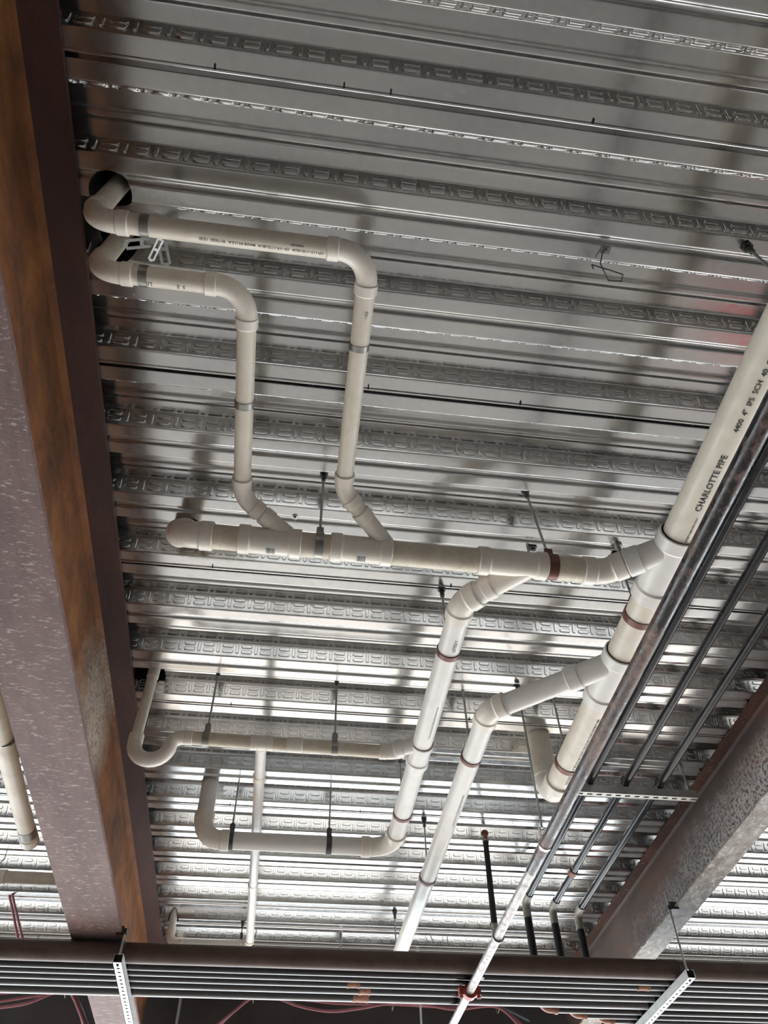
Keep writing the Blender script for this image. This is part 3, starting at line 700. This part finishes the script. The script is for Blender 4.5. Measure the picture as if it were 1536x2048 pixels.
for i, (a, b, mt, x0, x1, lab) in enumerate(rack):
    r = (b-a)/2; yc = (a+b)/2; z = RACKZ + r
    t = thing('rack_pipe', V(1.0, yc, RACKZ), lab, 'pipe', 'pipes side by side on the rack')
    RP.append((t, yc, z, r))
    if i < 6: MB().cyl(V(x0, yc, z), V(x1, yc, z), r, 32).build('pipe', M[mt], t, smooth=40)
    else:
        MB().cyl(V(x0+0.07, yc, z), V(x1, yc, z), r-0.004, 32).build('pipe', M[mt], t, smooth=40)
        yd = BX[i-6][1]
        ap, q = arc_pts(V(x0, yc, z), Zd, Xd, 0.045, 8)
        mb = MB(); mb.tube([V(x0, yc, RACKZ+0.10)] + ap + [ap[-1]+Xd*0.03], r*0.92, 24); mb.band(ap[-1]+Xd*0.03, Xd, r*0.9, 0.02, 0.006, 24); mb.build('elbow', M['copper'], t, smooth=40)
def rack_coupling(i, x, L=0.07, lip=0.002, mat='copper'):
    t, yc, z, r = RP[i]; mb = MB(); mb.band(V(x, yc, z), Xd, r-0.001, L, lip, 28); mb.band(V(x-L*0.42, yc, z), Xd, r, 0.01, lip+0.0008, 28); mb.band(V(x+L*0.42, yc, z), Xd, r, 0.01, lip+0.0008, 28)
    mb.build('coupling', M[mat], t, smooth=40)
rack_coupling(3, 0.465); rack_coupling(4, 0.535, 0.06); rack_coupling(5, 0.525, 0.085); rack_coupling(2, 2.05, 0.07)

def rack_strut(x, y0, y1, rod_x, rod_y, rod_z, label, xt):
    t = thing('rack_strut', V(x, y0, RACKZ-0.041), label, 'strut', None)
    strut_bar(t, V(x, y0, RACKZ-0.0425), V(xt, y1, RACKZ-0.0425), Zd, Xd, M['strut'], 0.044, 0.041, 0.048, (0.018, 0.014))
    mb = MB(); mb.cyl(V(x, y0+0.035, RACKZ-0.05), V(rod_x, rod_y, rod_z), 0.0055, 12); mb.cyl(V(x, y0+0.035, RACKZ), V(x, y0+0.035, RACKZ+0.010), 0.012, 6)
    mb.build('rod', M['zinc'], t)
    mb = MB(); mb.box(V(x, y0+0.05, RACKZ-0.020), (0.036, 0.09, 0.03)); mb.build('end_hollow_shade', M['hole'], t, smooth=0)  # black block standing in for the shade inside the open channel end
    mb = MB()
    for tt_, yc, z, r in RP[:1] + RP[5:6]:
        pts = [V(x, yc + (r+0.003)*math.cos(a_), z + (r+0.003)*math.sin(a_)) for a_ in [PI*k/10 for k in range(11)]]
        mb.tube([V(x, yc+r+0.003, RACKZ)] + pts + [V(x, yc-r-0.003, RACKZ)], 0.004, 8)
    mb.build('pipe_clamp', M['dark_steel'], t, smooth=40)
    MB().box(V(rod_x, rod_y, rod_z+0.004), (0.022, 0.024, 0.022)).build('beam_clamp', M['dark_steel'], t, smooth=0)
    return t
rack_strut(-0.722, 4.165, 5.25, -0.728, 4.215, 1.712, 'slotted white strut under the rack below the left beam', -0.722)
rack_strut(2.195, 4.14, 5.25, 2.236, 4.235, 1.945, 'slotted white strut under the rack at the lower right, hung by a long rod', 2.195)
# small upright stub of the right beam clamp
t = thing('beam_clamp', V(2.25, 4.235, 1.94), 'dark beam clamp gripping the mottled flange of the right beam', 'clamp')
mb = MB(); mb.box(V(2.262, 4.235, 1.943), (0.045, 0.04, 0.012)); mb.box(V(2.262, 4.235, 1.972), (0.045, 0.04, 0.010)); mb.box(V(2.240, 4.235, 1.958), (0.008, 0.04, 0.035)); mb.build('body', M['dark_steel'], t, smooth=0)
MB().cyl(V(2.236, 4.235, 1.94), V(2.233, 4.225, 2.03), 0.006, 10).build('bolt', M['zinc'], t)
t = thing('beam_clamp', V(-0.745, 4.215, 1.71), 'rusty clamp gripping the left beam above the rack strut', 'clamp')
mb = MB(); mb.box(V(-0.750, 4.215, 1.699), (0.034, 0.03, 0.010)); mb.box(V(-0.736, 4.215, 1.716), (0.006, 0.03, 0.042)); mb.box(V(-0.750, 4.215, 1.733), (0.034, 0.03, 0.008)); mb.build('body', M['flange_brown'], t, smooth=0)

# ------------------------------------------------------------------ cables
def cable(pts, r, mat, label, group=None, name='cable'):
    P = [V(*p) for p in pts]; out = []
    for i in range(len(P)-1):
        p0 = P[max(0, i-1)]; p1 = P[i]; p2 = P[i+1]; p3 = P[min(len(P)-1, i+2)]
        for k in range(8):
            s = k/8; out.append(0.5*((2*p1) + (-p0+p2)*s + (2*p0-5*p1+4*p2-p3)*s*s + (-p0+3*p1-3*p2+p3)*s**3))
    out.append(P[-1])
    return tag(MB().tube(out, r, 8).build(name, mat, smooth=60), label, 'cable', group)

PK, BW = M['pink_wire'], M['blue_wire']
cable([(-1.921, 6.300, 2.122), (-1.642, 6.300, 2.148), (-1.509, 6.300, 2.157), (-1.390, 6.300, 2.163), (-1.299, 6.300, 2.083), (-1.213, 6.300, 1.932)], 0.011, PK, 'upper pink cable of the bundle left of the beam under the rack', 'pink cables')
cable([(-1.906, 6.325, 2.073), (-1.636, 6.325, 2.120), (-1.491, 6.325, 2.146), (-1.386, 6.325, 2.164), (-1.320, 6.325, 2.115), (-1.188, 6.325, 1.930)], 0.010, PK, 'middle pink cable of the bundle left of the beam under the rack', 'pink cables')
cable([(-1.881, 6.275, 2.023), (-1.644, 6.275, 2.059), (-1.495, 6.275, 2.122), (-1.394, 6.275, 2.150), (-1.326, 6.275, 2.101), (-1.193, 6.275, 1.917)], 0.011, PK, 'lowest sagging pink cable left of the beam under the rack', 'pink cables')
cable([(-1.951, 6.350, 2.186), (-1.660, 6.350, 2.183), (-1.417, 6.350, 2.180), (-1.293, 6.350, 2.106), (-1.178, 6.350, 1.936)], 0.010, BW, 'blue grey cable bundled with the pink ones left of the beam')
cable([(-0.310, 6.345, 1.966), (-0.201, 6.345, 2.074), (-0.079, 6.345, 2.167), (0.039, 6.345, 2.180), (0.334, 6.345, 2.151), (0.556, 6.345, 2.136), (0.938, 6.345, 2.139), (1.227, 6.345, 2.132), (1.492, 6.345, 2.128), (1.732, 6.345, 2.147), (1.916, 6.345, 2.023)], 0.011, PK, 'long pink cable running under the middle of the rack', 'pink cables')
cable([(-0.324, 6.275, 1.947), (-0.208, 6.275, 2.042), (-0.077, 6.275, 2.137), (0.077, 6.275, 2.138), (0.261, 6.275, 2.087), (0.479, 6.275, 2.060), (0.697, 6.275, 2.084), (0.929, 6.275, 2.122), (1.179, 6.275, 2.118), (1.401, 6.275, 2.093), (1.714, 6.275, 2.117), (1.877, 6.275, 1.991)], 0.011, PK, 'pink cable sagging lowest under the middle of the rack', 'pink cables')
cable([(-0.080, 6.375, 2.181), (0.261, 6.375, 2.172), (0.557, 6.375, 2.156), (0.941, 6.375, 2.152), (1.233, 6.375, 2.165), (1.500, 6.375, 2.165), (1.738, 6.375, 2.160), (1.985, 6.375, 2.063)], 0.009, BW, 'thin dark cable above the pink ones under the middle of the rack')
cable([(-1.926, 5.285, 2.678), (-1.801, 5.285, 2.554), (-1.707, 5.285, 2.419), (-1.617, 5.285, 2.264), (-1.515, 5.285, 2.088), (-1.404, 5.285, 1.893)][1:], 0.008, PK, 'pink cable dropping past the left pipe, right one of the pair', 'pink cables')
cable([(-1.921, 5.315, 2.654), (-1.809, 5.315, 2.540), (-1.725, 5.315, 2.412), (-1.640, 5.315, 2.266), (-1.548, 5.315, 2.095), (-1.429, 5.315, 1.899)][1:], 0.008, PK, 'pink cable dropping past the left pipe, left one of the pair', 'pink cables')
cable([(3.014, 6.300, 2.046), (3.423, 6.300, 2.074), (3.881, 6.300, 2.057)], 0.010, PK, 'pink cable at the bottom right corner behind the strut', 'pink cables')
for i, (x, z) in enumerate(((-1.395, 2.16), (-0.078, 2.16), (0.94, 2.135), (1.735, 2.135))):
    t_ = MB().band(V(x, 6.315, z), Xd, 0.045, 0.006, 0.002, 20).build('cable_tie', M['grey_wire'], smooth=40)
    tag(t_, ('pale tie around the cables left of the beam', 'tie where the middle cables turn down to the left', 'tie at the middle of the long cable bundle', 'tie where the middle cables turn down to the right')[i], 'cable tie', 'cable ties')
o = MB().cyl(V(1.129, 6.2, 2.33), V(1.129, 6.2, 1.6), 0.008, 12).build('threaded_rod', M['strut']); tag(o, 'thin pale upright rod standing before the dark girder under the rack', 'rod')


# ------------------------------------------------------------------ small things on the deck
t = thing('slotted_angle', V(-0.42, 0.845, H), 'bent slotted angle bracket between the two upper branches', 'bracket')
def slotted(mb, a, b, nrm, w_):
    d = (b-a).normalized(); s = nrm.cross(d).normalized(); L = (b-a).length
    for q in (-1, 1): mb.box((a+b)/2 + s*(q*w_*0.36), (L, w_*0.28, 0.003), (d, s, nrm))
    n_ = max(2, int(L/0.035))
    for k in range(n_+1):
        c = a + d*(L*k/n_); mb.box(c, (0.012, w_*0.5, 0.003), (d, s, nrm))
mb = MB(); slotted(mb, V(-0.61, 0.905, 2.30), V(-0.52, 0.895, 2.33), Vector((0.27, 0, -0.96)), 0.032); mb.build('arm', M['zinc'], t, smooth=0)
mb = MB(); slotted(mb, V(-0.515, 0.87, 2.335), V(-0.500, 0.965, 2.335), Vector((0, 0, -1)), 0.032); slotted(mb, V(-0.545, 0.955, 2.33), V(-0.505, 0.875, 2.30), Vector((0.2, 0, -1)).normalized(), 0.02); mb.build('leg', M['zinc'], t, smooth=0)
t = thing('wire_hanger', V(0.80, 0.77, H), 'small deck clip with a loose wire loop above the big pipe', 'clip')
cx, cy = 0.842, 0.758
mb = MB(); mb.box(V(cx, cy, deck_z(cy)-0.004), (0.028, 0.022, 0.006)); mb.cyl(V(cx, cy, deck_z(cy)-0.02), V(cx, cy, deck_z(cy)), 0.006, 6); mb.build('plate', M['grey_wire'], t, smooth=0)
lp = [V(cx-0.01, cy, H-0.01), V(cx-0.012, cy+0.035, H-0.03), V(cx+0.03, cy+0.085, H-0.03), V(cx+0.075, cy+0.085, H-0.02), V(cx+0.075, cy+0.065, H-0.015), V(cx+0.03, cy+0.055, H-0.02), V(cx-0.035, cy+0.045, H-0.02), V(cx-0.03, cy+0.052, H-0.035)]
mb = MB(); mb.tube(lp, 0.0022, 8); mb.build('wire_loop', M['dark_steel'], t, smooth=60)

# crimp marks along the side laps
LAPS = {0: (-0.351, -0.005, 0.123, 0.695), 3: (-0.272, 0.17, 0.712), 6: (-0.371, 0.634), 9: (-0.289, 0.9), 12: (-0.288, 0.45)}
for k, xs in LAPS.items():
    yy = LOW0 + k*PITCH
    for x in xs:
        o = MB().box(V(x, yy-0.016, H-0.003), (0.004, 0.014, 0.006)).build('lap_crimp', M['hole'], smooth=0)
        o.parent = bpy.data.objects['ceiling']
# screw with washer, spare anchors and wire ends
t = thing('deck_screw', V(-0.049, 1.935, H-0.01), 'round washer headed screw in the deck above the two small wyes', 'screw')
MB().lathe(V(-0.049, 1.935, H), -Zd, [(0, 0.0125), (0.002, 0.0125), (0.0025, 0.011)], 20).build('washer', M['zinc'], t)
MB().cyl(V(-0.049, 1.935, H-0.002), V(-0.049, 1.935, H-0.008), 0.006, 6).build('screw_head', M['dark_steel'], t, smooth=0)
t = thing('deck_clip', V(0.93, 1.99, H), 'small square clip on the deck just left of the brown band hanger', 'clip')
mb = MB(); mb.box(V(0.925, 1.99, H-0.004), (0.034, 0.026, 0.006)); mb.box(V(0.909, 1.99, H-0.015), (0.004, 0.022, 0.024)); mb.cyl(V(0.928, 1.99, H-0.016), V(0.928, 1.99, H-0.004), 0.007, 6); mb.build('plate', M['dark_steel'], t, smooth=0)
t = thing('deck_anchor', V(1.276, 1.94, H), 'bare anchor on the deck above the elbow that meets the big pipe', 'anchor')
mb = MB(); mb.cyl(V(1.276, 1.94, H-0.05), V(1.276, 1.94, H), 0.009, 10); mb.cyl(V(1.276, 1.94, H-0.012), V(1.276, 1.94, H), 0.018, 8); mb.cyl(V(1.276, 1.94, H-0.055), V(1.276, 1.94, H-0.038), 0.014, 6); mb.build('bolt', M['zinc'], t, smooth=30)
def wire_end(x, y, pts, label):
    z = deck_z(y); o = MB().tube([V(x+a, y+b, z+c) for a, b, c in pts], 0.0028, 6).build('wire_end', M['dark_steel'], smooth=60); tag(o, label, 'wire', 'loose wire ends on the deck')
wire_end(-1.60, 4.70, [(0, 0, 0), (0.0, 0.01, -0.05), (-0.03, 0.02, -0.09), (-0.02, 0.02, -0.13)], 'loose wire end on the deck at the far left above the short pipe')
wire_end(-1.59, 5.86, [(0.02, 0, 0), (0.0, 0.01, -0.03), (-0.03, 0.02, -0.06), (-0.035, 0.02, -0.12)], 'loose wire end on the deck just left of the beam above the rack')
wire_end(-0.10, 5.80, [(0, 0, 0), (0.0, 0.01, -0.05), (-0.01, 0.02, -0.09)], 'short wire end on the deck beside the lower left elbow')
wire_end(1.17, 5.75, [(-0.05, 0, 0), (-0.02, 0.0, -0.05), (0.0, 0.0, -0.09)], 'bent wire end on the deck left of the rusted pipe at the rack')
wire_end(1.27, 5.75, [(0, 0, 0), (0.0, 0.0, -0.09)], 'straight wire end on the deck left of the rusted pipe at the rack')
t = thing('deck_anchor', V(0.497, 5.73, H), 'anchor and rod stub on the deck between the thin pipe and the long branch', 'anchor')
mb = MB(); mb.cyl(V(0.497, 5.73, H-0.05), V(0.497, 5.73, deck_z(5.73)), 0.011, 10); mb.cyl(V(0.497, 5.73, H-0.10), V(0.497, 5.73, H-0.05), 0.005, 8); mb.build('rod', M['zinc'], t, smooth=30)

# red bin added on the slab out of view, to make the deck's red reflection
t = thing('added_red_bin', Vector((3.62, 2.55, 0)), 'red bin added out of view to mirror as a red glow in the deck', 'bin')
mb = MB(); mb.box(Vector((3.62, 2.45, 0.2)), (0.26, 0.28, 0.4)); mb.build('body', M['redbin'], t, smooth=0)
mb = MB(); mb.box(Vector((3.62, 2.45, 0.415)), (0.30, 0.32, 0.03)); mb.build('lid', M['redbin'], t, smooth=0)
